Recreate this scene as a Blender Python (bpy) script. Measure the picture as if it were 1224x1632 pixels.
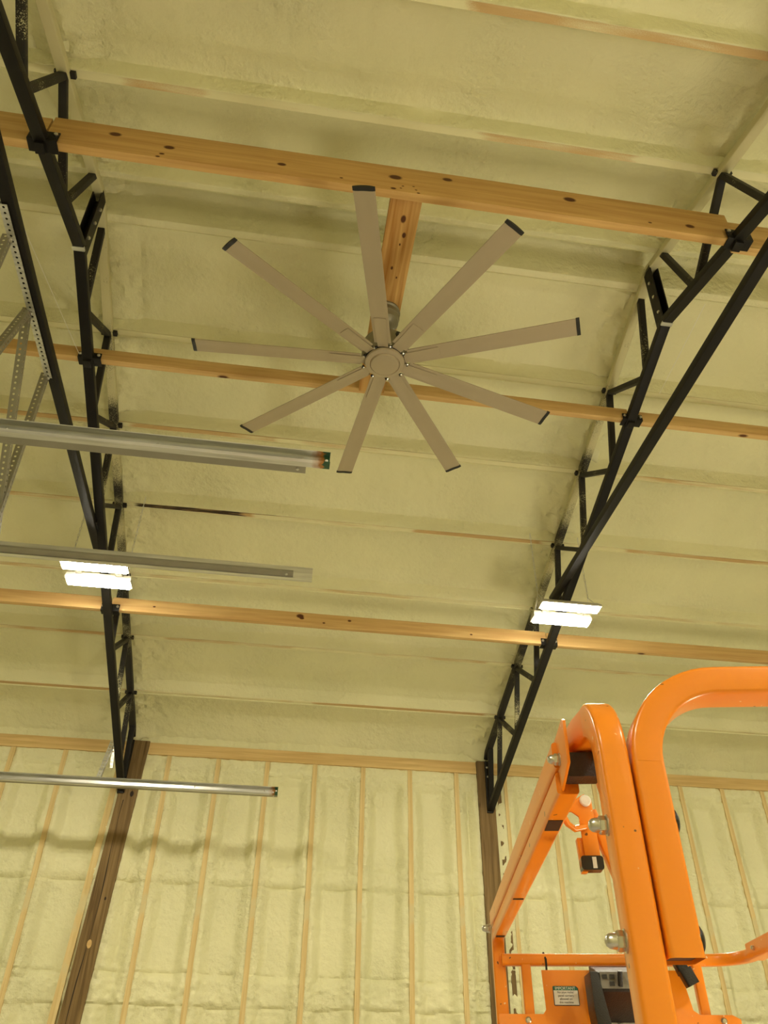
import bpy, math, random
from mathutils import Vector, Matrix, noise
random.seed(7)
sc = bpy.context.scene
for o in list(bpy.data.objects): bpy.data.objects.remove(o)
COL = sc.collection
PI = math.pi
def smooth(a, b, x):
    t = max(0.0, min(1.0, (x-a)/(b-a))); return t*t*(3-2*t)

# ------------------------------------------------------------------ camera
EZ = 1.62
YAW, PITCH, ROLL = -.13895, .65249, -.01124
M = Matrix.Rotation(YAW, 3, 'Z') @ Matrix.Rotation(PITCH, 3, 'X') @ Matrix.Rotation(ROLL, 3, 'Y')
cr, cf, cu = M.col[0].copy(), M.col[1].copy(), M.col[2].copy()
cam = bpy.data.objects.new('camera', bpy.data.cameras.new('camera')); COL.objects.link(cam)
cam.matrix_world = Matrix(((cr.x, cu.x, -cf.x, 0), (cr.y, cu.y, -cf.y, 0), (cr.z, cu.z, -cf.z, EZ), (0, 0, 0, 1)))
cam.data.sensor_fit = 'VERTICAL'; cam.data.sensor_height = 36.0; cam.data.sensor_width = 27.0
cam.data.lens = 36.0*1239.5/1632; cam.data.clip_start = 0.05
sc.camera = cam

# ------------------------------------------------------------------ light and exposure
LAMP_COL = (1.0, .925, .73); LAMP_STRENGTH = 62.0
UPLIGHT_POWER = 17.0; UPLIGHT_COL = (1.0, .90, .66)
EXPOSURE = 1.78
sc.view_settings.view_transform = 'Standard'; sc.view_settings.look = 'None'
sc.view_settings.gamma = 1.0; sc.view_settings.exposure = EXPOSURE
sc.view_settings.use_curve_mapping = False
w = bpy.data.worlds.new('night'); sc.world = w; w.use_nodes = True
w.node_tree.nodes['Background'].inputs[0].default_value = (0.02, .02, .02, 1)
w.node_tree.nodes['Background'].inputs[1].default_value = 0.2
# added unseen area light, low on the right, aimed up to cast truss shadows
wl = bpy.data.objects.new('work_lamp_light', bpy.data.lights.new('work_lamp_light', 'AREA')); COL.objects.link(wl)
wl.data.energy = UPLIGHT_POWER; wl.data.color = UPLIGHT_COL; wl.data.shape = 'RECTANGLE'; wl.data.size = 1.3; wl.data.size_y = .7
wl.location = (2.6, 1.2, .5); wl.rotation_euler = (Vector((-.12, .1, 1))*-1).to_track_quat('-Z', 'Y').to_euler()
wl.rotation_euler = Vector((-.15, .12, 1)).to_track_quat('-Z', 'Y').to_euler()

# ------------------------------------------------------------------ materials
def newmat(name):
    m = bpy.data.materials.new(name); m.use_nodes = True
    return m, m.node_tree.nodes, m.node_tree.links, m.node_tree.nodes['Principled BSDF']
def plain(name, col, rough=.5, metal=0.0, spec=.5, bump=0, bscale=80, var=0.0, vscale=6, coat=0):
    m, N, L, B = newmat(name)
    B.inputs['Base Color'].default_value = (*col, 1); B.inputs['Roughness'].default_value = rough
    B.inputs['Metallic'].default_value = metal; B.inputs['Specular IOR Level'].default_value = spec
    if coat: B.inputs['Coat Weight'].default_value = coat; B.inputs['Coat Roughness'].default_value = .15
    tc = N.new('ShaderNodeTexCoord')
    if var:
        n = N.new('ShaderNodeTexNoise'); n.inputs['Scale'].default_value = vscale; n.inputs['Detail'].default_value = 5
        L.new(tc.outputs['Object'], n.inputs['Vector'])
        r = N.new('ShaderNodeMix'); r.data_type = 'RGBA'
        r.inputs[6].default_value = (*[c*(1-var) for c in col], 1); r.inputs[7].default_value = (*[min(1, c*(1+var)) for c in col], 1)
        L.new(n.outputs['Fac'], r.inputs[0]); L.new(r.outputs[2], B.inputs['Base Color'])
    if bump:
        n2 = N.new('ShaderNodeTexNoise'); n2.inputs['Scale'].default_value = bscale; n2.inputs['Detail'].default_value = 4
        L.new(tc.outputs['Object'], n2.inputs['Vector'])
        b = N.new('ShaderNodeBump'); b.inputs['Strength'].default_value = bump; b.inputs['Distance'].default_value = .004
        L.new(n2.outputs['Fac'], b.inputs['Height']); L.new(b.outputs[0], B.inputs['Normal'])
    return m
def foam_mat():
    m, N, L, B = newmat('spray_foam')
    tc = N.new('ShaderNodeTexCoord')
    n = N.new('ShaderNodeTexNoise'); n.inputs['Scale'].default_value = 1.6; n.inputs['Detail'].default_value = 6
    L.new(tc.outputs['Object'], n.inputs['Vector'])
    r = N.new('ShaderNodeValToRGB'); r.color_ramp.elements[0].position = .3; r.color_ramp.elements[1].position = .72
    r.color_ramp.elements[0].color = (.72, .70, .43, 1); r.color_ramp.elements[1].color = (.81, .775, .49, 1)
    L.new(n.outputs['Fac'], r.inputs[0]); L.new(r.outputs[0], B.inputs['Base Color'])
    B.inputs['Roughness'].default_value = .42; B.inputs['Specular IOR Level'].default_value = .35
    n1 = N.new('ShaderNodeTexNoise'); n1.inputs['Scale'].default_value = 26; n1.inputs['Detail'].default_value = 5; n1.inputs['Roughness'].default_value = .55
    L.new(tc.outputs['Object'], n1.inputs['Vector'])
    n3 = N.new('ShaderNodeTexNoise'); n3.inputs['Scale'].default_value = 2.2; n3.inputs['Detail'].default_value = 2
    L.new(tc.outputs['Object'], n3.inputs['Vector'])
    mr = N.new('ShaderNodeMapRange'); mr.inputs[1].default_value = .42; mr.inputs[2].default_value = .65; mr.inputs[3].default_value = .35; mr.inputs[4].default_value = 1.0
    L.new(n3.outputs['Fac'], mr.inputs[0])
    b = N.new('ShaderNodeBump'); b.inputs['Distance'].default_value = .022
    L.new(mr.outputs[0], b.inputs['Strength']); L.new(n1.outputs['Fac'], b.inputs['Height']); L.new(b.outputs[0], B.inputs['Normal'])
    return m
def wood_mat(name, c1, c2, knot=(.10, .035, .012), axis='X', rough=.6, stain=None, knots=None):
    m, N, L, B = newmat(name)
    tc = N.new('ShaderNodeTexCoord')
    sc_ = {'X': (1.2, 26, 26), 'Y': (26, 1.2, 26), 'Z': (26, 26, 1.2)}[axis]
    mp = N.new('ShaderNodeMapping'); mp.inputs['Scale'].default_value = sc_
    L.new(tc.outputs['Object'], mp.inputs['Vector'])
    n = N.new('ShaderNodeTexNoise'); n.inputs['Scale'].default_value = 1.6; n.inputs['Detail'].default_value = 7; n.inputs['Distortion'].default_value = .6
    L.new(mp.outputs[0], n.inputs['Vector'])
    r = N.new('ShaderNodeValToRGB'); r.color_ramp.elements[0].position = .3; r.color_ramp.elements[1].position = .7
    r.color_ramp.elements[0].color = (*c1, 1); r.color_ramp.elements[1].color = (*c2, 1)
    L.new(n.outputs['Fac'], r.inputs[0])
    # knots
    s2 = {'X': (2.2, 5.5, 5.5), 'Y': (5.5, 2.2, 5.5), 'Z': (5.5, 5.5, 2.0)}[axis]
    mp2 = N.new('ShaderNodeMapping'); mp2.inputs['Scale'].default_value = s2
    L.new(tc.outputs['Object'], mp2.inputs['Vector'])
    v = N.new('ShaderNodeTexVoronoi'); v.inputs['Scale'].default_value = 1.0; v.inputs['Randomness'].default_value = 1
    L.new(mp2.outputs[0], v.inputs['Vector'])
    kr = N.new('ShaderNodeValToRGB'); kr.color_ramp.elements[0].position = .045; kr.color_ramp.elements[1].position = .085
    kr.color_ramp.elements[0].color = (1, 1, 1, 1); kr.color_ramp.elements[1].color = (0, 0, 0, 1)
    L.new(v.outputs['Distance'], kr.inputs[0])
    mx = N.new('ShaderNodeMix'); mx.data_type = 'RGBA'; mx.inputs[7].default_value = (*knot, 1)
    L.new(kr.outputs[0], mx.inputs[0]); L.new(r.outputs[0], mx.inputs[6])
    out = mx.outputs[2]
    if knots is not None:
        out = r.outputs[0]
        for kx, ky, kz, kr_ in knots:
            vm = N.new('ShaderNodeVectorMath'); vm.operation = 'SUBTRACT'; vm.inputs[1].default_value = (kx, ky, kz); L.new(tc.outputs['Object'], vm.inputs[0])
            vs_ = N.new('ShaderNodeVectorMath'); vs_.operation = 'MULTIPLY'; vs_.inputs[1].default_value = (.6/kr_, 1/kr_, 1/kr_) if axis == 'X' else (1/kr_, .6/kr_, 1/kr_); L.new(vm.outputs[0], vs_.inputs[0])
            ln = N.new('ShaderNodeVectorMath'); ln.operation = 'LENGTH'; L.new(vs_.outputs[0], ln.inputs[0])
            q = N.new('ShaderNodeMapRange'); q.inputs[1].default_value = 1.15; q.inputs[2].default_value = .75; L.new(ln.outputs['Value'], q.inputs[0])
            mk = N.new('ShaderNodeMix'); mk.data_type = 'RGBA'; mk.inputs[7].default_value = (*knot, 1)
            L.new(q.outputs[0], mk.inputs[0]); L.new(out, mk.inputs[6]); out = mk.outputs[2]
    if stain:
        ns = N.new('ShaderNodeTexNoise'); ns.inputs['Scale'].default_value = 3.0; ns.inputs['Detail'].default_value = 4
        L.new(tc.outputs['Object'], ns.inputs['Vector'])
        rs = N.new('ShaderNodeValToRGB'); rs.color_ramp.elements[0].position = .55; rs.color_ramp.elements[1].position = .62
        L.new(ns.outputs['Fac'], rs.inputs[0])
        m2 = N.new('ShaderNodeMix'); m2.data_type = 'RGBA'; m2.inputs[7].default_value = (*stain, 1)
        L.new(rs.outputs[0], m2.inputs[0]); L.new(out, m2.inputs[6]); out = m2.outputs[2]
    L.new(out, B.inputs['Base Color']); B.inputs['Roughness'].default_value = rough; B.inputs['Specular IOR Level'].default_value = .22
    b = N.new('ShaderNodeBump'); b.inputs['Strength'].default_value = .25; b.inputs['Distance'].default_value = .003
    L.new(n.outputs['Fac'], b.inputs['Height']); L.new(b.outputs[0], B.inputs['Normal'])
    return m
def overspray_mat(name, lo, hi, fade=False):
    # black steel dusted with foam overspray, thicker higher up towards the roof
    m, N, L, B = newmat(name)
    tc = N.new('ShaderNodeTexCoord'); geo = N.new('ShaderNodeNewGeometry')
    n = N.new('ShaderNodeTexNoise'); n.inputs['Scale'].default_value = 3.1; n.inputs['Detail'].default_value = 3
    L.new(tc.outputs['Object'], n.inputs['Vector'])
    nf = N.new('ShaderNodeTexNoise'); nf.inputs['Scale'].default_value = 190; nf.inputs['Detail'].default_value = 2
    L.new(tc.outputs['Object'], nf.inputs['Vector'])
    a = N.new('ShaderNodeMath'); a.operation = 'MULTIPLY_ADD'; a.inputs[1].default_value = .55
    L.new(nf.outputs['Fac'], a.inputs[0]); L.new(n.outputs['Fac'], a.inputs[2])
    if fade:
        sx = N.new('ShaderNodeSeparateXYZ'); L.new(tc.outputs['Object'], sx.inputs[0])
        f1 = N.new('ShaderNodeMath'); f1.operation = 'MULTIPLY_ADD'; f1.inputs[1].default_value = -.14; f1.inputs[2].default_value = .33
        L.new(sx.outputs[1], f1.inputs[0])
        f2 = N.new('ShaderNodeMath'); L.new(a.outputs[0], f2.inputs[0]); L.new(f1.outputs[0], f2.inputs[1]); a = f2
    r = N.new('ShaderNodeValToRGB'); r.color_ramp.elements[0].position = lo; r.color_ramp.elements[1].position = hi
    r.color_ramp.elements[0].color = (.012, .010, .009, 1); r.color_ramp.elements[1].color = (.60, .56, .33, 1)
    L.new(a.outputs[0], r.inputs[0]); L.new(r.outputs[0], B.inputs['Base Color']); B.inputs['Roughness'].default_value = .65
    return m
def galv_mat(end=False):
    m, N, L, B = newmat('galvanised_track_steel' if end else 'galvanised_steel')
    B.inputs['Metallic'].default_value = .85; B.inputs['Roughness'].default_value = .36
    tc = N.new('ShaderNodeTexCoord')
    mp = N.new('ShaderNodeMapping'); mp.inputs['Scale'].default_value = (2, 30, 30); L.new(tc.outputs['Object'], mp.inputs['Vector'])
    n = N.new('ShaderNodeTexNoise'); n.inputs['Scale'].default_value = 2; n.inputs['Detail'].default_value = 5; L.new(mp.outputs[0], n.inputs['Vector'])
    r = N.new('ShaderNodeValToRGB'); r.color_ramp.elements[0].color = (.50, .50, .47, 1); r.color_ramp.elements[1].color = (.78, .78, .74, 1)
    r.color_ramp.elements[0].position = .3; r.color_ramp.elements[1].position = .7
    L.new(n.outputs['Fac'], r.inputs[0])
    out = r.outputs[0]
    if end:
        # old green primer and rust on the free end (object x runs along the track, 0 at the free end)
        sx = N.new('ShaderNodeSeparateXYZ'); L.new(tc.outputs['Object'], sx.inputs[0])
        n2 = N.new('ShaderNodeTexNoise'); n2.inputs['Scale'].default_value = 35; n2.inputs['Detail'].default_value = 3; L.new(tc.outputs['Object'], n2.inputs['Vector'])
        ma = N.new('ShaderNodeMath'); ma.operation = 'MULTIPLY_ADD'; ma.inputs[1].default_value = .05; L.new(n2.outputs['Fac'], ma.inputs[0]); L.new(sx.outputs[0], ma.inputs[2])
        for lo, hi, c in ((-.062, -.030, (.34, .15, .035)), (-.022, -.016, (.02, .075, .035))):
            rr = N.new('ShaderNodeMapRange'); rr.inputs[1].default_value = lo+.02; rr.inputs[2].default_value = hi+.02
            L.new(ma.outputs[0], rr.inputs[0])
            mm = N.new('ShaderNodeMix'); mm.data_type = 'RGBA'; mm.inputs[7].default_value = (*c, 1)
            L.new(rr.outputs[0], mm.inputs[0]); L.new(out, mm.inputs[6]); out = mm.outputs[2]
        m3 = N.new('ShaderNodeMapRange'); m3.inputs[1].default_value = -.08; m3.inputs[2].default_value = -.03; m3.inputs[3].default_value = .85; m3.inputs[4].default_value = .1
        L.new(ma.outputs[0], m3.inputs[0]); L.new(m3.outputs[0], B.inputs['Metallic'])
    L.new(out, B.inputs['Base Color'])
    return m
def orange_mat(name='orange_paint', base=(.90, .272, .008), chips=True):
    m, N, L, B = newmat(name)
    B.inputs['Roughness'].default_value = .30; B.inputs['Specular IOR Level'].default_value = .5
    B.inputs['Coat Weight'].default_value = .3; B.inputs['Coat Roughness'].default_value = .12
    tc = N.new('ShaderNodeTexCoord')
    n = N.new('ShaderNodeTexNoise'); n.inputs['Scale'].default_value = 5; n.inputs['Detail'].default_value = 5; L.new(tc.outputs['Object'], n.inputs['Vector'])
    r = N.new('ShaderNodeValToRGB'); r.color_ramp.elements[0].position = .3; r.color_ramp.elements[1].position = .7
    r.color_ramp.elements[0].color = (base[0]*.93, base[1]*.88, base[2], 1); r.color_ramp.elements[1].color = (*base, 1)
    L.new(n.outputs['Fac'], r.inputs[0]); out = r.outputs[0]
    if chips:
        for sc2, lo, hi, c in ((55, .735, .75, (.16, .05, .01)), (75, .745, .76, (.9, .62, .35))):
            q = N.new('ShaderNodeTexNoise'); q.inputs['Scale'].default_value = sc2; q.inputs['Detail'].default_value = 1.5
            L.new(tc.outputs['Object'], q.inputs['Vector'])
            rr = N.new('ShaderNodeMapRange'); rr.inputs[1].default_value = lo; rr.inputs[2].default_value = hi; L.new(q.outputs['Fac'], rr.inputs[0])
            mm = N.new('ShaderNodeMix'); mm.data_type = 'RGBA'; mm.inputs[7].default_value = (*c, 1)
            L.new(rr.outputs[0], mm.inputs[0]); L.new(out, mm.inputs[6]); out = mm.outputs[2]
    L.new(out, B.inputs['Base Color'])
    return m
def emit_mat(name, col, s):
    m, N, L, B = newmat(name)
    B.inputs['Base Color'].default_value = (.5, .5, .5, 1)
    B.inputs['Emission Color'].default_value = (*col, 1); B.inputs['Emission Strength'].default_value = s
    return m
MF = foam_mat()
M_PINE = wood_mat('pine_lumber', (.52, .315, .115), (.68, .46, .19))
M_PINEY = wood_mat('pine_board', (.38, .17, .04), (.66, .40, .14), axis='Y', knots=[(.002, -.51, 0, .012), (.007, -.38, 0, .004), (.018, -.43, 0, .009), (.02, -.2, 0, .004), (-.01, -.25, 0, .006)])
M_STUD = wood_mat('pine_stud', (.62, .45, .19), (.78, .62, .31), axis='Z', stain=(.66, .56, .30))
M_PLATE = wood_mat('pine_plate', (.56, .37, .14), (.74, .54, .24))
M_PURLIN = wood_mat('weathered_purlin', (.30, .17, .07), (.68, .50, .24), stain=(.72, .66, .38))
M_POST = wood_mat('treated_post', (.105, .062, .020), (.27, .175, .070), axis='Z', knot=(.05, .02, .008))
M_STEEL = plain('black_steel', (.010, .0085, .007), .5, 0, .22, var=.3, vscale=9)
M_WEB = overspray_mat('black_steel_oversprayed', .92, 1.08)
M_TOPC = overspray_mat('top_chord_oversprayed', .74, .96, True)
M_GALV = galv_mat(); M_GALVD = plain('dull_galvanised_steel', (.30, .285, .23), .5, .55, var=.2, vscale=8); M_GALVE = galv_mat(True)
M_OR = orange_mat(); M_BLK = plain('black_plastic', (.012, .010, .009), .42, bump=.3, bscale=300)
M_BOLT = plain('zinc_bolt', (.62, .60, .55), .28, 1.0, var=.15, vscale=60)
M_FAN = plain('satin_nickel_fan', (.40, .33, .225), .38, .25, .5, var=.05, vscale=5)
M_FAN2 = plain('fan_housing_grey', (.26, .235, .165), .42, .35)
M_CAP = plain('black_cap', (.006, .006, .006), .5)
M_HOUS = plain('white_fixture', (.42, .40, .34), .5)
M_LED = emit_mat('led_diffuser', LAMP_COL, LAMP_STRENGTH)
M_FLOOR = plain('concrete_floor', (.52, .50, .46), .6, bump=.2, bscale=20, var=.12, vscale=2)
M_WHITE = plain('label_white', (.80, .78, .72), .4)
M_GREEN = plain('label_green', (.02, .17, .10), .4)
M_INK = plain('ink', (.05, .05, .05), .5)
M_GREY = plain('grey_control_face', (.20, .19, .16), .5, var=.35, vscale=70)
M_YEL = plain('yellow_lever', (.8, .55, .02), .4)
M_PAPER = plain('faded_diagram', (.42, .40, .34), .6, var=.25, vscale=40)

# ------------------------------------------------------------------ mesh helpers
class MB:
    def __init__(s): s.v = []; s.f = []
    def add(s, vs, fs):
        k = len(s.v); s.v += [tuple(p) for p in vs]; s.f += [tuple(i+k for i in f) for f in fs]
    def box(s, a, b):
        (x0, y0, z0), (x1, y1, z1) = [min(p, q) for p, q in zip(a, b)], [max(p, q) for p, q in zip(a, b)]
        s.add([(x0, y0, z0), (x1, y0, z0), (x1, y1, z0), (x0, y1, z0), (x0, y0, z1), (x1, y0, z1), (x1, y1, z1), (x0, y1, z1)],
              [(0, 3, 2, 1), (4, 5, 6, 7), (0, 1, 5, 4), (1, 2, 6, 5), (2, 3, 7, 6), (3, 0, 4, 7)])
    def loft(s, rings, caps=True, closed=False):
        n = len(rings[0]); k = len(s.v)
        for r in rings: s.v += [tuple(p) for p in r]
        m = len(rings)
        for i in range(m if closed else m-1):
            for j in range(n):
                a = k+i*n+j; b = k+i*n+(j+1) % n; c = k+((i+1) % m)*n+(j+1) % n; d = k+((i+1) % m)*n+j
                s.f.append((a, b, c, d))
        if caps and not closed:
            s.f.append(tuple(k+j for j in reversed(range(n)))); s.f.append(tuple(k+(m-1)*n+j for j in range(n)))
    def sweep(s, path, prof, side, closed=False, caps=True):
        # prof: list of (a,b), a along 'side' vector, b along the other normal
        path = [Vector(p) for p in path]; rings = []
        for i, p in enumerate(path):
            if closed: t = path[(i+1) % len(path)]-path[i-1]
            else: t = path[min(i+1, len(path)-1)]-path[max(i-1, 0)]
            t.normalize(); sd = Vector(side); sd = (sd-t*sd.dot(t)).normalized(); up = sd.cross(t).normalized()
            rings.append([p+sd*a+up*b for a, b in prof])
        s.loft(rings, caps, closed)
    def bar(s, a, b, w, h, side=(1, 0, 0), r=0): s.sweep([a, b], rrect(w, h, r), side)
    def tube(s, path, r, n=10, closed=False):
        path = [Vector(p) for p in path]
        t = (path[1]-path[0]).normalized(); sd = t.orthogonal()
        prof = [(r*math.cos(2*PI*i/n), r*math.sin(2*PI*i/n)) for i in range(n)]
        s.sweep(path, prof, sd, closed)
    def lathe(s, c, axis, prof, n=24):
        # prof list of (radius, height along axis)
        ax = Vector(axis).normalized(); sd = ax.orthogonal().normalized(); up = ax.cross(sd)
        c = Vector(c)
        s.loft([[c+ax*h+(sd*math.cos(2*PI*i/n)+up*math.sin(2*PI*i/n))*max(r, 1e-4) for i in range(n)] for r, h in prof])
    def prism(s, pts, d):
        # pts: closed polygon of 3d points, d: extrusion vector
        d = Vector(d); s.loft([[Vector(p) for p in pts], [Vector(p)+d for p in pts]])
def rrect(w, h, r=0, n=3):
    if r <= 0: return [(-w/2, -h/2), (w/2, -h/2), (w/2, h/2), (-w/2, h/2)]
    out = []
    for cx, cy, a0 in ((w/2-r, -h/2+r, -PI/2), (w/2-r, h/2-r, 0), (-w/2+r, h/2-r, PI/2), (-w/2+r, -h/2+r, PI)):
        for i in range(n+1):
            a = a0+PI/2*i/n; out.append((cx+r*math.cos(a), cy+r*math.sin(a)))
    return out
def arc(c, r, a0, a1, e1, e2, n=10):
    c, e1, e2 = Vector(c), Vector(e1), Vector(e2)
    return [c+e1*(r*math.cos(a0+(a1-a0)*i/n))+e2*(r*math.sin(a0+(a1-a0)*i/n)) for i in range(n+1)]
bpy.context.view_layer.update()
def link(name, mb, mat, parent=None, loc=None, shade=False, bevel=0):
    me = bpy.data.meshes.new(name)
    if parent is not None:
        R0 = Matrix.Identity(4); q = parent
        chain = []
        while q is not None: chain.append(q); q = q.parent
        for q in reversed(chain): R0 = R0 @ (Matrix.Translation(q.location) @ q.rotation_euler.to_matrix().to_4x4())
        inv = R0.inverted(); vs = [inv @ Vector(v) for v in mb.v]
    elif loc is not None: vs = [Vector(v)-Vector(loc) for v in mb.v]
    else: vs = mb.v
    me.from_pydata([tuple(v) for v in vs], [], mb.f); me.materials.append(mat)
    import bmesh as _b
    bm = _b.new(); bm.from_mesh(me); _b.ops.recalc_face_normals(bm, faces=bm.faces)
    if bevel:
        _b.ops.bevel(bm, geom=[e for e in bm.edges if e.is_manifold and e.calc_face_angle(0) > .6], offset=bevel, segments=2, affect='EDGES', profile=.6)
    bm.to_mesh(me); bm.free()
    if shade or bevel:
        for p in me.polygons: p.use_smooth = True
        me.set_sharp_from_angle(angle=math.radians(38))
    o = bpy.data.objects.new(name, me); COL.objects.link(o)
    if parent is not None: o.parent = parent
    elif loc is not None: o.location = loc
    return o
def thing(name, label, cat, loc=(0, 0, 0), rz=0, group=None):
    o = bpy.data.objects.new(name, None); COL.objects.link(o); o.location = loc; o.rotation_euler = (0, 0, rz)
    o.empty_display_size = .1
    o['label'] = label; o['category'] = cat
    if group: o['group'] = group
    return o
def tag(o, label, cat, group=None):
    o['label'] = label; o['category'] = cat
    if group: o['group'] = group
    return o
def struct(o): o['kind'] = 'structure'; return o
def dup(root, dloc, label, group=None):
    r = root.copy(); COL.objects.link(r); r.location = Vector(root.location)+Vector(dloc); r['label'] = label
    if group: r['group'] = group
    for ch in [c for c in bpy.data.objects if c.parent == root]:
        c = ch.copy(); COL.objects.link(c); c.parent = r
        for g in [q for q in bpy.data.objects if q.parent == ch]:
            d = g.copy(); COL.objects.link(d); d.parent = c
    return r

# ------------------------------------------------------------------ building geometry
YR, SL, ZR = 2.453, .3261, 5.444        # ridge line, roof slope, height of purlin undersides at the ridge
XL, XR = -1.19, 1.86                    # the two trusses in view
roof = lambda y: ZR-SL*abs(y-YR)
lc = lambda y: ZR-.4718-SL*abs(y-YR)
YW = 6.60                               # face of the end wall studs
Y0 = 2*YR-YW
NODES = [3.178+.5818*i for i in range(7)]
PURL = [(NODES[i]) for i in range(7)] + [2.56, 2.30] + [2*YR-n for n in NODES]
# where the foam left the underside of a purlin bare: y -> list of (x0, x1, amount)
BARE = {NODES[0]: [(-4, -1.3, .3), (2.2, 5, .3)], NODES[1]: [(-4, -1.25, .75), (-1.15, -.1, .8), (-.1, .9, .38), (1.9, 5, .5)],
        NODES[2]: [(-4, -1.3, .5), (-1.15, -.22, 1.0), (-.2, .7, .42), (.75, 1.8, .9), (2.3, 5, .7)],
        NODES[3]: [(-4, -1.3, .5), (-1.1, -.1, .52), (.1, 1.0, .48), (2, 5, .4)],
        NODES[4]: [(-4, -1.25, .62), (-1.0, .15, .62), (.6, 1.7, .55), (2, 5, .5)],
        NODES[5]: [(-4, -1.25, .8), (-1.1, 0.2, .45), (.2, 1.8, .85), (2, 5, .3)],
        2*YR-NODES[0]: [(.6, 1.5, .55), (-1.0, -.5, .62)], 2*YR-NODES[1]: [(.4, 5, .75), (-3, .2, .3)]}
def bare(yk, x):
    for k in BARE:
        if abs(k-yk) < 1e-4:
            for a, b, q in BARE[k]:
                e = min(smooth(a, a+.12, x), 1-smooth(b-.12, b, x))
                if a <= x <= b: return q*e
    return .15
def frange(a, b, st):
    n = max(1, int(round((b-a)/st))); return [a+(b-a)*i/n for i in range(n)]
def N3(x, y, z=0): return noise.noise(Vector((x, y, z)))
# --- ceiling foam
xs = frange(-5.6, -2.6, .12)+frange(-2.6, 4.4, .022)+frange(4.4, 8.5, .12)+[8.5]
OFFS = (0, .012, .0186, .0204, .024, .030, .038, .048, .060, .075, .092, .112, .132)
ys = set(frange(Y0-.12, .6, .05)+[.6])
yy_ = set(frange(.6, 1.5, .02)+frange(1.5, 6.72, .0125)+[6.72])
pk_ = [p for p in PURL if .6 < p < 6.7]
ys |= {q for q in yy_ if min(abs(q-p) for p in pk_) > .139}
for p in pk_:
    for o_ in OFFS:
        for s_ in (1, -1):
            q = p+s_*o_
            if min(PURL, key=lambda k: abs(k-q)) == p and q < 6.72: ys.add(round(q, 5))
ys = sorted(ys)
TR = (XL, XR)
def ceil_z(x, y):
    yk = min(PURL, key=lambda q: abs(q-y)); t = abs(y-yk)
    nlow = N3(x*1.3, y*1.6, 3.1)
    e = .012*N3(x*3.2, yk*7.0, 1.0)+.006*N3(x*14, yk*5, y*9)
    off = .080*smooth(.0215, .050, t-.001+max(-.0, e))+.020*smooth(.05, .14, t)+(.02*smooth(.03, .07, t) if y < YR else 0)
    if 2.32 < y < 2.54: off += .10*smooth(.02, .055, t)
    # over the purlin: foam skin covers or bares the wood
    if t < .0195: off = .005
    elif t < .022: off = -.0015
    dt = min(abs(x-tx) for tx in TR)
    off -= .05*(1-smooth(.035, .20, dt+.03*N3(x*2, y*3, 2)))*smooth(.02, .07, t)
    rough = .6+3.2*(1-smooth(.05, .36, dt))+.8*smooth(5.9, 6.4, y)+.5*smooth(.1, .45, N3(x*.9, y*1.1, 9))
    f = smooth(.022, .06, t)
    off += f*rough*(.0065*N3(x*15, y*11, 4)+.005*N3(x*33, y*27, 4))
    off += .020*nlow*smooth(.05, .2, t)+.008*N3(x*4.5, y*1.2, 7)*smooth(.04, .15, t)
    if t < .0195: off = .005
    elif t < .022: off = -.0015
    z = roof(y)+off
    # foam rolls down onto the wall plates
    z -= .07*smooth(6.42, 6.62, y+.03*N3(x*5, 0, 2))
    return z
mb = MB(); nx, ny = len(xs), len(ys)
for y in ys:
    for x in xs: mb.v.append((x, y, ceil_z(x, y)))
for j in range(ny-1):
    for i in range(nx-1): mb.f.append((j*nx+i, (j+1)*nx+i, (j+1)*nx+i+1, j*nx+i+1))
struct(link('ceiling', mb, MF, shade=True))
# --- walls, floor
STUD_X = [-2.52, -2.115, -1.70]+[-.8623+.4071*i for i in range(7)]+[2.425, 2.83, 3.235, 3.637, 4.035, 4.425, 4.83]
POSTS = (-1.17, 1.835)
def edge_dist(x):
    d = min(abs(x-s)-.019 for s in STUD_X)
    dp = min(abs(x-(POSTS[0]-.0))-.07, abs(x-POSTS[1])-.07, abs(x-1.955)-.02, abs(x-2.02)-.019)
    return max(0, min(d, dp))
def wall_y(x, z):
    s = edge_dist(x); w1 = .018*N3(x*4, z*3, 1); top = 3.925-z
    k = smooth(.02, .11, s+w1)*smooth(.06, .17, top+.03*N3(x*6, 0, 4))
    r = .010+.070*k
    # girt bulges and creases
    for zg, hw, am in ((3.06, .09, .020), (2.26, .11, .022), (3.80, .04, .012)):
        r -= am*k*(1-smooth(hw*.5, hw, abs(z-zg+.02*N3(x*3, zg, 0))))
    for zc, dep in ((2.965, .012), (2.37, .010), (2.165, .012), (3.815, .008)):
        r += dep*(1-smooth(0, .012, abs(z-zc-.014*N3(x*3.5, zc*5, 2)-.006*N3(x*12, zc, 6))))
    rg = (.35+.8*(1-smooth(.05, .13, s)))+1.2*(1-smooth(.08, .2, abs(z-2.25)))+.8*(1-smooth(.05, .12, abs(z-3.06)))+.8*(1-smooth(.05, .16, top))
    r += rg*(.007*N3(x*14, z*12, 4)+.006*N3(x*28, z*36, 4))+.008*N3(x*2.5, z*1.5, 6)
    if top < .05: r = max(r, .004)
    return YW+max(.002, r)
xs2 = frange(-5.6, -2.4, .15)+frange(-2.4, 4.6, .0125)+frange(4.6, 8.5, .15)+[8.5]
zs2 = frange(0, 1.9, .12)+frange(1.9, 4.02, .0135)+[4.02, 4.12]
mb = MB(); nx, nz = len(xs2), len(zs2)
for z in zs2:
    for x in xs2: mb.v.append((x, wall_y(x, z), z))
for j in range(nz-1):
    for i in range(nx-1): mb.f.append((j*nx+i, j*nx+i+1, (j+1)*nx+i+1, (j+1)*nx+i))
struct(link('wall_back', mb, MF, shade=True))
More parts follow.
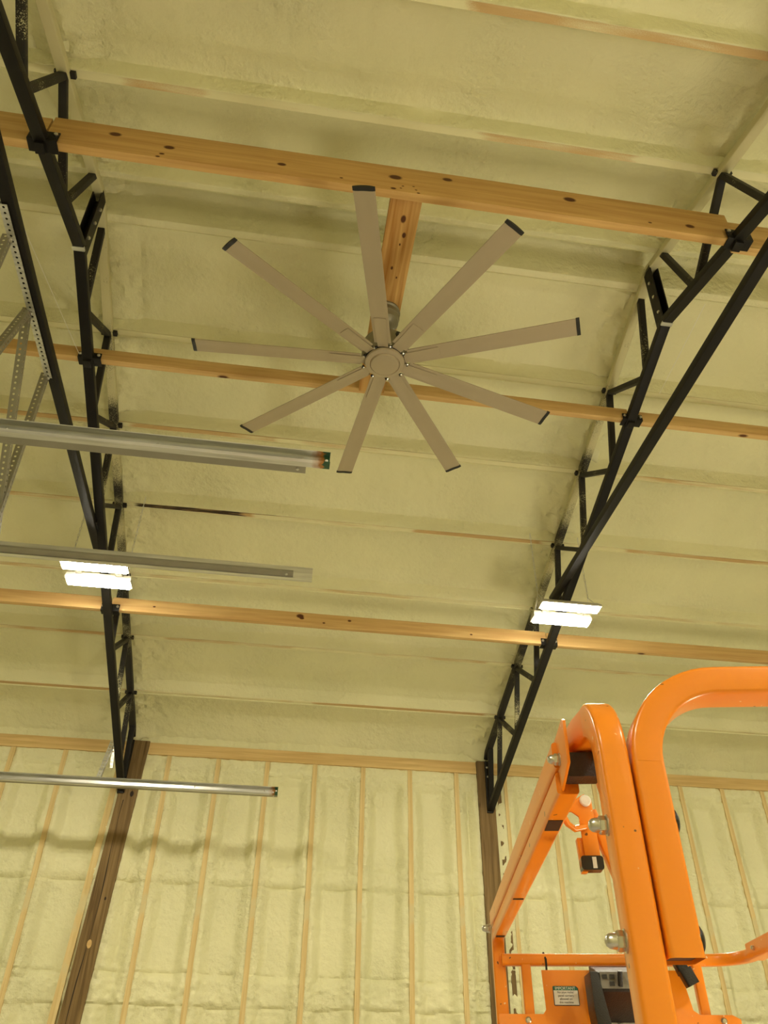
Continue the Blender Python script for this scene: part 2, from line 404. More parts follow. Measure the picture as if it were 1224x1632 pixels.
mb = MB(); mb.box((-5.6, Y0-.2, 0), (8.5, Y0-.02, 4.2)); struct(link('wall_front', mb, MF))
mb = MB(); mb.prism([(-5.6, Y0-.1, 0), (-5.6, 6.8, 0), (-5.6, 6.8, 4.15), (-5.6, YR, 5.6), (-5.6, Y0-.1, 4.15)], (-.15, 0, 0)); struct(link('wall_left', mb, MF))
mb = MB(); mb.prism([(8.5, Y0-.1, 0), (8.5, 6.8, 0), (8.5, 6.8, 4.15), (8.5, YR, 5.6), (8.5, Y0-.1, 4.15)], (.15, 0, 0)); struct(link('wall_right', mb, MF))
mb = MB(); mb.box((-5.7, Y0-.2, -.12), (8.6, 6.85, 0)); struct(link('floor', mb, M_FLOOR))
# --- purlins behind the foam
ordw = {}
names = {NODES[0]: 'thin foam-coated purlin just beyond the roof ridge, above the fan', NODES[1]: 'foam-coated purlin with pale bare wood, between the fan board and upper door track',
         NODES[2]: 'purlin with the dark stained bare underside near the left truss', NODES[3]: 'foam-coated purlin just behind the lit shop lights',
         NODES[4]: 'purlin just beyond the farthest slim ceiling joist', NODES[5]: 'last visible purlin with bare brown wood, nearest the end wall',
         2*YR-NODES[0]: 'foam-coated purlin on the near roof slope, just above the thick joist', 2*YR-NODES[1]: 'bare brown-streaked purlin along the top edge of the picture'}
def purlin_mat():
    m, N, L, B = newmat('purlin_underside')
    tc = N.new('ShaderNodeTexCoord'); at = N.new('ShaderNodeAttribute'); at.attribute_name = 'bare'; dk = N.new('ShaderNodeAttribute'); dk.attribute_name = 'dark'
    mp = N.new('ShaderNodeMapping'); mp.inputs['Scale'].default_value = (3.0, 34, 34); L.new(tc.outputs['Object'], mp.inputs['Vector'])
    n = N.new('ShaderNodeTexNoise'); n.inputs['Scale'].default_value = 1.5; n.inputs['Detail'].default_value = 6; L.new(mp.outputs[0], n.inputs['Vector'])
    nf = N.new('ShaderNodeTexNoise'); nf.inputs['Scale'].default_value = 240; nf.inputs['Detail'].default_value = 2; L.new(tc.outputs['Object'], nf.inputs['Vector'])
    wr = N.new('ShaderNodeMix'); wr.data_type = 'RGBA'; wr.inputs[6].default_value = (.46, .27, .10, 1); wr.inputs[7].default_value = (.70, .52, .25, 1); L.new(n.outputs['Fac'], wr.inputs[0])
    wd = N.new('ShaderNodeMix'); wd.data_type = 'RGBA'; wd.inputs[7].default_value = (.035, .020, .010, 1); L.new(wr.outputs[2], wd.inputs[6])
    da = N.new('ShaderNodeMath'); da.operation = 'MULTIPLY_ADD'; da.inputs[1].default_value = 1.0; L.new(n.outputs['Fac'], da.inputs[0]); L.new(dk.outputs['Fac'], da.inputs[2])
    dr = N.new('ShaderNodeMapRange'); dr.inputs[1].default_value = .95; dr.inputs[2].default_value = 1.15; L.new(da.outputs[0], dr.inputs[0]); L.new(dr.outputs[0], wd.inputs[0])
    a = N.new('ShaderNodeMath'); a.operation = 'MULTIPLY_ADD'; a.inputs[1].default_value = .5; L.new(n.outputs['Fac'], a.inputs[0]); L.new(at.outputs['Fac'], a.inputs[2])
    b = N.new('ShaderNodeMath'); b.operation = 'MULTIPLY_ADD'; b.inputs[1].default_value = .30; L.new(nf.outputs['Fac'], b.inputs[0]); L.new(a.outputs[0], b.inputs[2])
    r = N.new('ShaderNodeMapRange'); r.inputs[1].default_value = .68; r.inputs[2].default_value = .98; L.new(b.outputs[0], r.inputs[0])
    mx = N.new('ShaderNodeMix'); mx.data_type = 'RGBA'; mx.inputs[6].default_value = (.78, .74, .46, 1); L.new(wd.outputs[2], mx.inputs[7]); L.new(r.outputs[0], mx.inputs[0])
    L.new(mx.outputs[2], B.inputs['Base Color']); B.inputs['Roughness'].default_value = .7
    return m
M_PU = purlin_mat()
for yk, lb in names.items():
    mb = MB(); z = roof(yk); xs_ = frange(-5.5, -2.6, .3)+frange(-2.6, 4.6, .04)+frange(4.6, 8.4, .3)+[8.4]; n_ = len(xs_)
    vy = (-.019, -.010, 0, .010, .019)
    for x in xs_:
        for dy in vy: mb.v.append((x, yk+dy, z))
    for i in range(n_-1):
        for j in range(4): mb.f.append((i*5+j, (i+1)*5+j, (i+1)*5+j+1, i*5+j+1))
    k = len(mb.v); mb.v += [(-5.5, yk-.019, z+.14), (-5.5, yk+.019, z+.14), (8.4, yk-.019, z+.14), (8.4, yk+.019, z+.14)]
    e = (n_-1)*5
    mb.f += [(k, k+2, k+3, k+1), tuple([k]+[i*5 for i in range(n_)]+[k+2]), tuple([k+1]+[i*5+4 for i in range(n_)]+[k+3]), (0, 1, 2, 3, 4, k+1, k), (e, e+1, e+2, e+3, e+4, k+3, k+2)]
    o = tag(link('roof_purlin', mb, M_PU, loc=(0, yk, z)), lb, 'purlin', 'purlins under the roof')
    ab = o.data.attributes.new('bare', 'FLOAT', 'POINT'); ad = o.data.attributes.new('dark', 'FLOAT', 'POINT')
    for i, v in enumerate(o.data.vertices):
        x = v.co.x; b = bare(yk, x)
        ab.data[i].value = b*.75+.22*N3(x*1.6, yk*3.3, 0)+.15*N3(x*6, yk*2, v.co.y*25)
        d = 0
        if abs(yk-NODES[2]) < 1e-4: d = .65*smooth(-1.2, -1.12, x)*(1-smooth(-.40, -.25, x))+.28*smooth(1.2, 1.5, x)*(1-smooth(1.8, 1.85, x))
        ad.data[i].value = d
# --- wall framing
def studbox(x, z0, z1, y0=YW-.001, d=.11, wd=.038, lean=0):
    m_ = MB(); rings = []
    for i in range(9):
        z = z0+(z1-z0)*i/8; dx = .006*N3(x*3, z*.9, 2)+lean*(z1-z)
        rings.append([(x-wd/2+dx, y0, z), (x+wd/2+dx, y0, z), (x+wd/2+dx, y0+d, z), (x-wd/2+dx, y0+d, z)])
    m_.loft(rings); return m_
ordn = ['first', 'second', 'third', 'fourth', 'fifth', 'sixth', 'seventh']
lbl = {}
for i, x in enumerate(STUD_X):
    if x < -2.2 or x > 4.6: continue
    if x < -1.3: lb = ['leftmost pine wall stud at the left edge of the photo', 'pine wall stud one bay left of the left brown post'][0 if x < -2 else 1]
    elif x < 1.7:
        k = i-3
        lb = '%s pine wall stud to the right of the left brown post' % ordn[k]
    else:
        k = i-10
        lb = '%s pine wall stud right of the right brown post, behind the orange lift' % ordn[k]
    tag(link('wall_stud', studbox(x, 0, 3.933), M_STUD, loc=(x, YW, 0)), lb, 'stud', 'studs of the end wall')
tag(link('wall_stud', studbox(-1.30+.055, 0, 3.93, YW+.004, .08, .05, lean=-.048), M_STUD, loc=(-1.245, YW, 0)), 'pine stud tight against the left side of the left brown post', 'stud', 'studs of the end wall')
tag(link('wall_stud', studbox(1.957, 0, 3.93, YW+.012, .08, .036), M_POST, loc=(1.957, YW, 0)), 'dark brown stud just right of the right brown post', 'stud', 'studs of the end wall')
tag(link('wall_stud', studbox(2.017, 0, 3.93, YW, .08, .03), M_STUD, loc=(2.017, YW, 0)), 'pale pine stud beside the dark stud right of the right post', 'stud', 'studs of the end wall')
tag(link('wooden_post', studbox(-1.117, 0, 4.04, YW-.02, .14, .146, lean=-.048), M_POST, loc=(-1.117, YW, 0)), 'brown timber post under the left truss, with a long crack and knot', 'post', 'timber posts of the end wall')
tag(link('wooden_post', studbox(1.835, 0, 4.04, YW-.02, .14, .141), M_POST, loc=(1.835, YW, 0)), 'brown timber post under the right truss, left of the orange lift', 'post', 'timber posts of the end wall')
lp = [o for o in bpy.data.objects if o.name == 'wooden_post'][0]
LC = lambda z: -1.117-.048*(4.04-z)
m_ = MB(); y_ = YW-.0215
cr_ = [(LC(z)-.012+.010*math.sin(z*5.1), z) for z in [3.55-.09*i for i in range(20)]]
for (xa, za), (xb, zb) in zip(cr_[:-1], cr_[1:]):
    wa = .0022+.0016*math.sin(za*9); wb = .0022+.0016*math.sin(zb*9)
    m_.prism([(xa-wa, y_, za), (xa+wa, y_, za), (xb+wb, y_, zb), (xb-wb, y_, zb)], (0, .002, 0))
M_DK = plain('dark_split_wood', (.02, .010, .004), .8)
link('split', m_, M_DK, lp)
for dx, z, rr in ((.002, 2.53, .017), (.034, 2.83, .007), (.035, 3.60, .014)):
    m_ = MB(); m_.lathe((LC(z)+dx, y_+.001, z), (0, -1, 0), [(rr, 0), (rr*.9, .0012), (0, .0016)], 14)
    m_.v = [(v[0], v[1], z+(v[2]-z)*1.7) for v in m_.v]; link('knot', m_, M_DK if rr < .016 else M_PINE, lp)
for a, b, z0, z1, dy, lb in ((-4.5, -1.2, 3.985, 4.035, .0, 'upper pine top plate left of the left post'), (-4.5, -1.2, 3.934, 3.983, .006, 'lower pine top plate left of the left post'),
                             (-1.042, 1.762, 3.985, 4.035, .0, 'upper pine top plate between the two brown posts'), (-1.042, 1.762, 3.934, 3.983, .008, 'lower pine top plate between the two brown posts'),
                             (1.908, 6.0, 3.985, 4.035, .0, 'upper pine top plate behind the orange lift, right of the right post'), (1.908, 6.0, 3.934, 3.983, .008, 'lower pine top plate behind the orange lift, right of the right post')):
    mb = MB(); mb.box((a, YW-.002-dy, z0), (b, YW+.1, z1))
    tag(link('top_plate', mb, M_PLATE, loc=((a+b)/2, YW, z0)), lb, 'plate', 'top plates of the end wall')

# ------------------------------------------------------------------ trusses
J1Y, J2Y, J3Y = 1.822, 3.035, 4.785
def angle_bar(m_, a, b, w=.055, h=.05, t=.006):
    a, b = Vector(a), Vector(b)
    # L section: bottom flange w wide, vertical leg on the -x side
    prof = [(-w/2, 0), (w/2, 0), (w/2, t), (-w/2+t, t), (-w/2+t, h), (-w/2, h)]
    d = (b-a)
    up = Vector((1, 0, 0)).cross(d.normalized())
    if up.z < 0: prof = [(p, -q) for p, q in prof]
    m_.sweep([a, b], prof, (1, 0, 0))
def make_truss(x, label):
    t = thing('steel_truss', label, 'truss', (x, YR, 3.9), 0, 'black steel roof trusses')
    YE = 6.60
    for s, nm in ((1, 'far'), (-1, 'near')):
        m_ = MB(); y1 = YR+s*(YE-YR)
        m_.bar((x, YR+s*.002, lc(YR)+.012), (x, y1, lc(y1)+.0), .054, .042, r=.004)
        link('bottom_chord', m_, M_STEEL, t, shade=True)
        m_ = MB(); m_.bar((x, YR, roof(YR)-.012), (x, y1, roof(y1)-.012), .05, .045, r=.004)
        link('top_chord', m_, M_TOPC, t, shade=True)
        for i, n in enumerate(NODES[:6]):
            for dy, in ((-.40,), (.15,)):
                m_ = MB(); ya = YR+s*(n-YR); yb = YR+s*(n+dy-YR)
                if dy < 0 and i == 0: yb = YR+s*(n-.40-YR)
                m_.bar((x, ya, roof(ya)-.03), (x, yb, lc(yb)+.02), .036, .03, r=.003)
                link('web_member', m_, M_WEB, t, shade=True)
            m_ = MB(); ya = YR+s*(n-YR); m_.box((x-.042, ya-.012, roof(ya)-.022), (x+.048, ya+.016, roof(ya)+.006))
            link('purlin_clip', m_, M_WEB, t)
        m_ = MB(); ya = YR+s*.155; yb = YR+s*.29
        m_.bar((x, ya, roof(ya)-.03), (x, yb, lc(yb)+.02), .036, .03, r=.003); link('web_member', m_, M_WEB, t, shade=True)
        # heel
        m_ = MB(); ye = YR+s*(YE-.012-YR)
        m_.bar((x+.0, ye-s*.02, roof(ye)-.06), (x-.004, ye-s*.008, 3.60), .05, .03, r=.004)
        yc = YR+s*(6.28-YR)
        m_.bar((x+.004, YR+s*(6.45-YR), roof(6.45)-.03), (x+.004, ye-s*.03, 3.63), .045, .03, r=.004)
        link('heel_bracket', m_, M_STEEL, t, shade=True)
        for z_, dx in ((3.98, -.012), (3.90, -.008), (3.68, .0)):
            m_ = MB(); m_.lathe((x+dx, ye-s*.03, z_), (0, -s, 0), [(.009, 0), (.009, .008), (.004, .012)], 8); link('bolt_head', m_, M_BOLT, t)
    # ridge splice
    m_ = MB(); m_.bar((x-.022, YR-.01, roof(YR)-.02), (x-.022, YR+.02, lc(YR)-.005), .006, .075)
    m_.bar((x+.022, YR-.01, roof(YR)-.02), (x+.022, YR+.02, lc(YR)-.005), .006, .075)
    m_.bar((x, YR+.02, roof(YR)-.02), (x, YR+.04, lc(YR)), .045, .012)
    link('ridge_splice', m_, M_STEEL, t)
    for z_ in (5.30, 5.18, 5.05):
        for sx in (-1, 1):
            m_ = MB(); m_.lathe((x+sx*.025, YR-.005, z_), (sx, 0, 0), [(.010, 0), (.010, .008), (.005, .012)], 8); link('bolt_head', m_, M_BOLT, t)
    m_ = MB(); m_.bar((x, YR-.012, lc(YR)-.010), (x, YR+.012, lc(YR)-.010), .06, .01); link('weld_bead', m_, M_GALV, t)
    # tie chord bolted to the left face
    m_ = MB(); m_.bar((x-.045, YR-2.0, 4.43), (x-.045, YR+2.0, 4.43), .05, .045, r=.004); link('tie_chord', m_, M_STEEL, t, shade=True)
    for s in (1, -1):
        m_ = MB(); yy = YR+s*1.62; m_.box((x-.03, yy-.06, lc(yy)-.02), (x-.012, yy+.06, lc(yy)+.05)); link('gusset_plate', m_, M_STEEL, t)
    # joist seats
    for yj, h in ((J1Y, .062), (J2Y, .036), (J3Y, .045)):
        m_ = MB(); zc = {J1Y: 4.757, J2Y: 4.792, J3Y: 4.246}[yj]
        m_.box((x-.052, yj-.030, zc-.008), (x+.068, yj+.028, zc-.002)); m_.box((x-.052, yj-.030, zc-.002), (x+.068, yj-.024, zc+h))
        m_.box((x-.02, yj-.024, zc-.03), (x+.02, yj+.024, zc-.008))
        link('joist_seat', m_, M_STEEL, t, bevel=.002)
        for dx in (-.040, .055):
            m_ = MB(); m_.lathe((x+dx, yj-.030, zc+h-.02), (0, -1, 0), [(.009, 0), (.009, .006), (.004, .009)], 8); link('bolt_head', m_, M_BOLT, t)
    return t
tl = make_truss(XL, 'black steel roof truss on the left, beside the door tracks')
dup(tl, (XR-XL, 0, 0), 'black steel roof truss on the right, above the orange lift')

# ------------------------------------------------------------------ joists
J1K = [(-.918, 4.89, .016), (-.686, 4.847, .014), (-.707, 4.79, .007), (-.72, 4.765, .006), (-.21, 4.841, .012), (.286, 4.867, .018), (.521, 4.909, .014), (1.086, 4.894, .018), (1.645, 4.818, .014), (.277, 4.775, .008),
       (.31, 4.785, .004), (.319, 4.804, .004), (.366, 4.812, .004), (.377, 4.787, .004), (.387, 4.765, .005), (.05, 4.80, .005), (1.45, 4.80, .006)]
M_J1 = wood_mat('pine_joist_with_knots', (.50, .285, .095), (.66, .42, .16), knots=[(x-.335, -.019, z-4.758, r_) for x, z, r_ in J1K])
M_J3 = wood_mat('pine_joist_three_knots', (.52, .315, .115), (.68, .46, .19), knots=[(x-.335, -.019, z-4.252, r_) for x, z, r_ in ((.087, 4.318, .016), (.10, 4.303, .010), (.254, 4.279, .006), (.432, 4.312, .008), (-.9, 4.30, .006), (1.3, 4.28, .006))])
def joist(x0, x1, y, z0, z1, lb, dy=0, mat=None):
    m_ = MB(); n = 14; rings = []
    for i in range(n+1):
        x = x0+(x1-x0)*i/n; b = .004*N3(x*.8, y*3, 1)
        rings.append([(x, y-.019+dy+b, z0), (x, y+.019+dy+b, z0), (x, y+.019+dy+b, z1), (x, y-.019+dy+b, z1)])
    m_.loft(rings)
    return tag(link('ceiling_joist', m_, mat or M_PINE, loc=((x0+x1)/2, y, z0), bevel=.0025), lb, 'joist', 'pine joists across the trusses')
joist(XL+.01, XR-.01, J1Y, 4.758, 4.957, 'thick pine joist between the trusses, carrying the near end of the fan board', mat=M_J1)
joist(-4.2, XL-.0, J1Y, 4.752, 4.95, 'thick pine joist end left of the left truss, at the top left edge', dy=.004)
joist(XR+.0, 4.9, J1Y, 4.756, 4.952, 'thick pine joist end right of the right truss, at the right edge', dy=.028)
joist(XL+.01, XR-.01, J2Y, 4.797, 4.876, 'slim pine joist between the trusses, carrying the far end of the fan board')
joist(-4.2, XL, J2Y, 4.797, 4.876, 'slim pine joist left of the left truss, behind the perforated hangers')
joist(XR, 4.9, J2Y, 4.797, 4.876, 'slim pine joist right of the right truss, level with the fan', dy=.01)
joist(XL+.01, XR-.01, J3Y, 4.252, 4.348, 'farthest pine joist between the trusses, below both shop lights', mat=M_J3)
joist(-4.2, XL, J3Y, 4.252, 4.348, 'farthest pine joist left of the left truss, at the left edge')
joist(XR, 4.9, J3Y, 4.252, 4.348, 'farthest pine joist right of the right truss, above the orange lift', dy=.01)
mb = MB(); mb.box((.272, J1Y+.021, 4.775), (.412, J2Y-.021, 4.813))
tag(link('fan_board', mb, M_PINEY, loc=(.342, 2.45, 4.775), bevel=.002), 'knotty flat pine board spanning two joists, holding the ceiling fan', 'board')

# ------------------------------------------------------------------ fan
FC = Vector((.340, 2.461, 4.40)); TX, TY = -.017, .048
fan = thing('ceiling_fan', 'large nine-blade grey ceiling fan with black blade tips under the pine board', 'fan', (FC.x, FC.y, 4.775))
axn = Vector((-TX, -TY, 1)).normalized()
top = Vector((FC.x, FC.y, 4.775))
mb = MB(); mb.lathe(top, (0, 0, -1), [(.072, 0), (.074, .012), (.066, .018), (.070, .05), (.066, .056), (.064, .085), (.045, .105), (.018, .11)], 32); link('canopy', mb, M_FAN2, fan, shade=True)
mb = MB(); mb.tube([top-Vector((0, 0, .09)), FC+axn*.10], .013, 12); link('downrod', mb, M_FAN2, fan, shade=True)
mb = MB(); mb.lathe(FC+axn*.215, -axn, [(.02, 0), (.028, .004), (.03, .05), (.05, .065), (.09, .075), (.108, .095), (.112, .135), (.112, .172), (.10, .19), (.085, .205)], 36); link('motor_housing', mb, M_FAN2, fan, shade=True)
mb = MB(); d_ = Vector((.48, -.877, -.0)).normalized()
cc = FC+axn*.085+d_*.1105; mb.lathe(cc, d_, [(.024, 0), (.024, .004), (.0, .0045)], 20); bd = link('round_badge', mb, M_CAP, fan, shade=True)
mb = MB(); sdv = Vector((-d_.y, d_.x, 0)); c2 = cc+d_*.0055
P_ = lambda a, b: c2+sdv*a+Vector((0, 0, b))
for a, b, c, d in ((-.006, -.011, -.006, .011), (-.006, .011, .006, .008), (.006, .008, .005, .001), (.005, .001, -.006, -.001), (-.001, -.001, .008, -.011)):
    mb.bar(P_(a, b), P_(c, d), .003, .003, side=d_)
link('badge_letter', mb, M_WHITE, bd)
mb = MB(); mb.lathe(FC+axn*.02, -axn, [(.05, -.01), (.096, -.006), (.098, .004), (.088, .008)], 40); link('blade_ring', mb, M_CAP, fan, shade=True)
mb = MB(); mb.lathe(FC+axn*.012, -axn, [(.05, 0), (.091, .0), (.094, .008), (.091, .016), (.072, .020), (.0690, .0165), (.066, .020), (.064, .0255), (.050, .028), (0, .029)], 48); link('hub_cover', mb, M_FAN, fan, shade=True)
def plane_pt(r, a, up=0, side=0):
    dx, dy = r*math.cos(a)-side*math.sin(a), r*math.sin(a)+side*math.cos(a)
    return FC+Vector((dx, dy, TX*dx+TY*dy))+axn*up
for k in range(9):
    a = -1.807+k*math.radians(40)
    def bl(r0, r1, w0, w1, th, up0, n=10, camber=.006, pitch=-.16, lift=.0):
        m_ = MB(); rings = []
        for i in range(n+1):
            q = i/n; r = r0+(r1-r0)*q; w_ = w0+(w1-w0)*q; ring = []
            for sgn in (-1, 1):
                for j in range(9):
                    u = (j/8-.5)*(1 if sgn < 0 else -1)
                    zz = up0+camber*(1-4*u*u)-(th if sgn < 0 else 0)*(1-abs(2*u)**4*.6)+pitch*u*w_+lift*q
                    ring.append(plane_pt(r, a, zz, u*w_))
            rings.append(ring)
        m_.loft(rings); return m_
    b_ = link('blade', bl(.115, .888, .078, .086, .009, .018), M_FAN, fan, shade=True)
    link('tip_cap', bl(.884, .900, .088, .088, .014, .020, n=1, camber=.007), M_CAP, b_, shade=True)
    link('blade_bracket', bl(.094, .262, .050, .056, .004, .0115, n=6, camber=.0045), M_FAN, b_, shade=True)
    for r_, sd_ in ((.100, .034), (.100, -.034)):
        m_ = MB(); m_.lathe(plane_pt(r_, a, .006, sd_), -axn, [(.006, 0), (.006, .008), (.003, .010)], 8); link('bracket_screw', m_, M_BOLT if sd_ > 0 else M_CAP, b_)

# ------------------------------------------------------------------ shop lights
def make_light(x, y, z, lb):
    t = thing('shop_light', lb, 'light', (x, y, z+.2), 0, 'hanging two-strip shop lights')
    m_ = MB(); W, D = .200, .148
    for s in (-1, 1):
        a0, a1 = y+s*.044, y+s*.136
        m_.loft([[(x-W, a0, z), (x+W, a0, z), (x+W, a1, z), (x-W, a1, z)], [(x-W, a0, z+.014), (x+W, a0, z+.014), (x+W, a1, z+.014), (x-W, a1, z+.014)],
                 [(x-W*.97, y+s*.05, z+.045), (x+W*.97, y+s*.05, z+.045), (x+W*.97, y+s*.10, z+.045), (x-W*.97, y+s*.10, z+.045)]])
    for sx in (-.62, .62): m_.box((x+W*sx-.02, y-.06, z+.03), (x+W*sx+.02, y+.06, z+.05))
    link('housing', m_, M_HOUS, t, bevel=.003)
    for s in (-1, 1):
        m_ = MB(); yc = y+s*.092
        prof = [(-.040, .004), (-.036, -.008), (-.018, -.013), (.018, -.013), (.036, -.008), (.040, .004)]
        m_.loft([[(x+sx*(W-.012), yc+p, z+q-.001) for p, q in prof] for sx in (-1, 1)])
        link('led_strip', m_, M_LED, t, shade=True)
    for sx in (-1, 1):
        for yy in (y-.09, y+.09):
            m_ = MB(); m_.tube([(x+sx*.175, yy, z+.045), (x+sx*.175, y, z+.14)], .0016, 6); link('hanging_wire', m_, M_GALV, t)
        m_ = MB(); z0, z1 = z+.14, roof(y)-.004; n = int((z1-z0)/.026)
        for i in range(n):
            zc = z0+(z1-z0)*(i+.5)/n; r1 = .0055; h = (z1-z0)/n*.62
            ex = Vector((1, 0, 0)) if i % 2 else Vector((0, 1, 0))
            pts = [Vector((x+sx*.175, y, zc))+ex*(r1*math.cos(q*PI/4))+Vector((0, 0, h*math.sin(q*PI/4))) for q in range(8)]
            m_.tube(pts, .0015, 5, closed=True)
        link('chain', m_, M_GALV, t)
    return t
LY, LZ = 4.33, 4.21
li = make_light(-1.19, 4.27, LZ, 'lit shop light with two glowing strips below the left truss')
dup(li, (3.005, 0, 0), 'lit shop light with two glowing strips below the right truss')
dup(li, (0, -4.77, -.37), 'unseen shop light hanging from the near roof slope behind the photographer, left')  # unseen near row, set behind the camera to light the lift's front
dup(li, (3.0, -4.77, -.37), 'unseen shop light hanging from the near roof slope behind the photographer, right')
dup(li, (6.2, 0, 0), 'shop light hanging beyond the right edge of the photo, far row')
dup(li, (-3.0, 0, 0), 'shop light hanging beyond the left edge of the photo, far row')
dup(li, (6.0, -4.77, -.37), 'unseen shop light hanging beyond the right edge of the photo, near row')

# ------------------------------------------------------------------ door tracks and perforated hangers
def track(xe, y, z, s, lb, xoff, mat=None):
    """s: +1 opens towards +y, -1 opens towards -y; runs from the left wall to its free end at xe"""
    t = thing('door_track', lb, 'track', (xe, y, z), 0, 'horizontal garage door tracks')
    m_ = MB(); a, b = Vector((-5.55, y, z)), Vector((xe, y, z)); h = .030; f = .034; th = .002
    def P(p): return [(p0*s, q) for p0, q in p]
    prof = [(0, -h), (f*.75, -h), (f, -h+.007), (f-.002, -h+.009), (f*.72, -h+th), (th, -h+.006), (th, h-.006), (f*.72, h-th), (f-.002, h-.009), (f, h-.007), (f*.75, h), (0, h)]
    m_.loft([[(q.x, y+s*p, z+r_) for p, r_ in prof] for q in (a, b)]); tr = link('track_channel', m_, mat or M_GALVE, t, shade=True)
    m_ = MB(); xa = xe+xoff
    prof = [(-.001, -h+.004), (-.001, -h+.038), (-.003, -h+.038), (-.003, -h+.006), (-.042, -h+.006), (-.042, -h+.004)]
    m_.loft([[(q, y+s*p, z+r_) for p, r_ in prof] for q in (-5.55, xa)]); link('track_angle', m_, M_GALVD, t)
    for xb in (xe-.012, xe-.035):
        m_ = MB(); m_.lathe((xb, y+s*.003, z+.006*(1 if xb > xe-.02 else -1)), (0, s, 0), [(.006, 0), (.006, .003), (.003, .005)], 8); link('rivet', m_, M_WHITE, t)
    for xb in (xe-.10, xe-.62, xe-1.14):
        m_ = MB(); m_.lathe((xb, y+s*.003, z+.004), (0, s, 0), [(.006, 0), (.005, .003), (.002, .004)], 8); link('bolt_head', m_, M_BOLT, t)
    m_ = MB(); m_.lathe((xa-.03, y-s*.02, z-h+.004), (0, 0, -1), [(.007, 0), (.006, .003), (.002, .004)], 8); link('bolt_head', m_, M_BOLT, t)
    return t
TZ = 3.50
track(.100, 2.175, TZ, -1, 'upper galvanised door track with green and rusty end, nearest the fan', -.085)
track(.092, 2.935, TZ, 1, 'middle galvanised door track running just above the left shop light', -.085, M_GALV)
track(.054, 6.01, TZ, -1, 'lowest galvanised door track, in front of the end wall', -.0001)
def perf_leg(m_, a, b, side, w=.032, t=.0022, pitch=.0254, r=.0055):
    a, b = Vector(a), Vector(b); d = (b-a); L_ = d.length; d.normalize(); sd = Vector(side); sd = (sd-d*sd.dot(d)).normalized(); nn = d.cross(sd)
    n = max(1, int(L_/pitch)); p = L_/n
    for i in range(n):
        c = a+d*(p*(i+.5))
        sq = [(-.5, -.5), (0, -.5), (.5, -.5), (.5, 0), (.5, .5), (0, .5), (-.5, .5), (-.5, 0)]
        outer = [c+d*(u*p)+sd*(v*w+w/2) for u, v in sq]
        angs = [math.atan2(v, u) for u, v in sq]
        inner = [c+sd*(w/2)+d*(r*math.cos(q))+sd*(r*math.sin(q)) for q in angs]
        vs = outer+inner+[q+nn*t for q in outer]+[q+nn*t for q in inner]; fs = []
        for j in range(8):
            k = (j+1) % 8
            fs += [(j, k, 8+k, 8+j), (16+j, 24+j, 24+k, 16+k), (8+j, 8+k, 24+k, 24+j), (j, 16+j, 16+k, k)]
        m_.add(vs, fs)
def perf_angle(a, b, s1, s2, w=.032):
    m_ = MB(); perf_leg(m_, a, b, s1, w); perf_leg(m_, a, b, s2, w); return m_
XH = -1.262
hg = thing('track_hanger', 'perforated steel angle hanger bolted along the left truss tie, holding two door tracks', 'hanger', (XH, 2.4, 4.4))
link('tie_angle', perf_angle((XH-.004, 1.88, 4.40), (XH-.004, 2.80, 4.40), (1, 0, 0), (0, 0, 1)), M_GALV, hg)
for a, b, lbn in (((2.03, 4.42), (2.10, 3.52), 0), ((2.40, 4.42), (2.17, 3.52), 1), ((2.40, 4.42), (2.93, 3.52), 2), ((2.79, 4.42), (2.86, 3.49), 3)):
    x_ = XH+.004*(lbn % 2)
    link('strap', perf_angle((x_, a[0], a[1]), (x_, b[0], b[1]), (0, 1, 0), (-1, 0, 0), .030), M_GALVD, hg)
    m_ = MB(); m_.lathe((x_+.002, a[0]+.012, a[1]-.02), (1, 0, 0), [(.010, 0), (.010, .007), (.005, .010)], 8); link('bolt_head', m_, M_BOLT, hg)
hg = thing('track_hanger', 'short white perforated angle hanger dropping to the lowest door track by the left post', 'hanger', (-1.26, 6.15, 3.85))
link('strap', perf_angle((-1.238, 6.13, 3.86), (-1.262, 6.03, 3.535), (-1, 0, 0), (0, 1, .1), .030), M_GALV, hg)
link('strap', perf_angle((-1.232, 6.15, 3.85), (-1.215, 6.16, 3.66), (-1, 0, 0), (0, 1, .1), .020), M_GALV, hg)

for a, b, lb in (((-1.30, 1.861, 4.56), (-1.235, 3.0, 4.80), 'thin pale string slanting beside the left truss'), ((1.95, 2.238, 4.875), (1.90, 2.746, 4.735), 'thin pale string slanting beside the right truss near its bend')):
    m_ = MB(); m_.tube([a, b], .0012, 6); tag(link('string', m_, M_WHITE, loc=a), lb, 'string')

# ------------------------------------------------------------------ scissor lift
KS = 1.22; AZ = math.radians(11.4)
LO = Vector((.325*KS, .798*KS, 0))
lift = thing('scissor_lift', 'bright orange scissor lift basket with guardrails at the lower right', 'lift', LO, -AZ)
LU = Vector((math.cos(AZ), -math.sin(AZ), 0)); LV = Vector((math.sin(AZ), math.cos(AZ), 0)); UP = Vector((0, 0, 1))
def W(u, v, z): return LO+LU*u+LV*v+UP*z
DECK = 1.02
# entry arch: near left post, bending over backwards
r = .074; wz = 2.076
path = [W(.0535, .028, DECK), W(.0535, .028, wz-r)]+arc(W(.0535, .028+r, wz-r), r, PI, PI/2, LV, UP, 12)+[W(.046, .14, wz), W(.040, .215, wz)]
mb = MB(); mb.sweep(path, rrect(.038, .052, .006), LU); link('entry_arch', mb, M_OR, lift, shade=True)
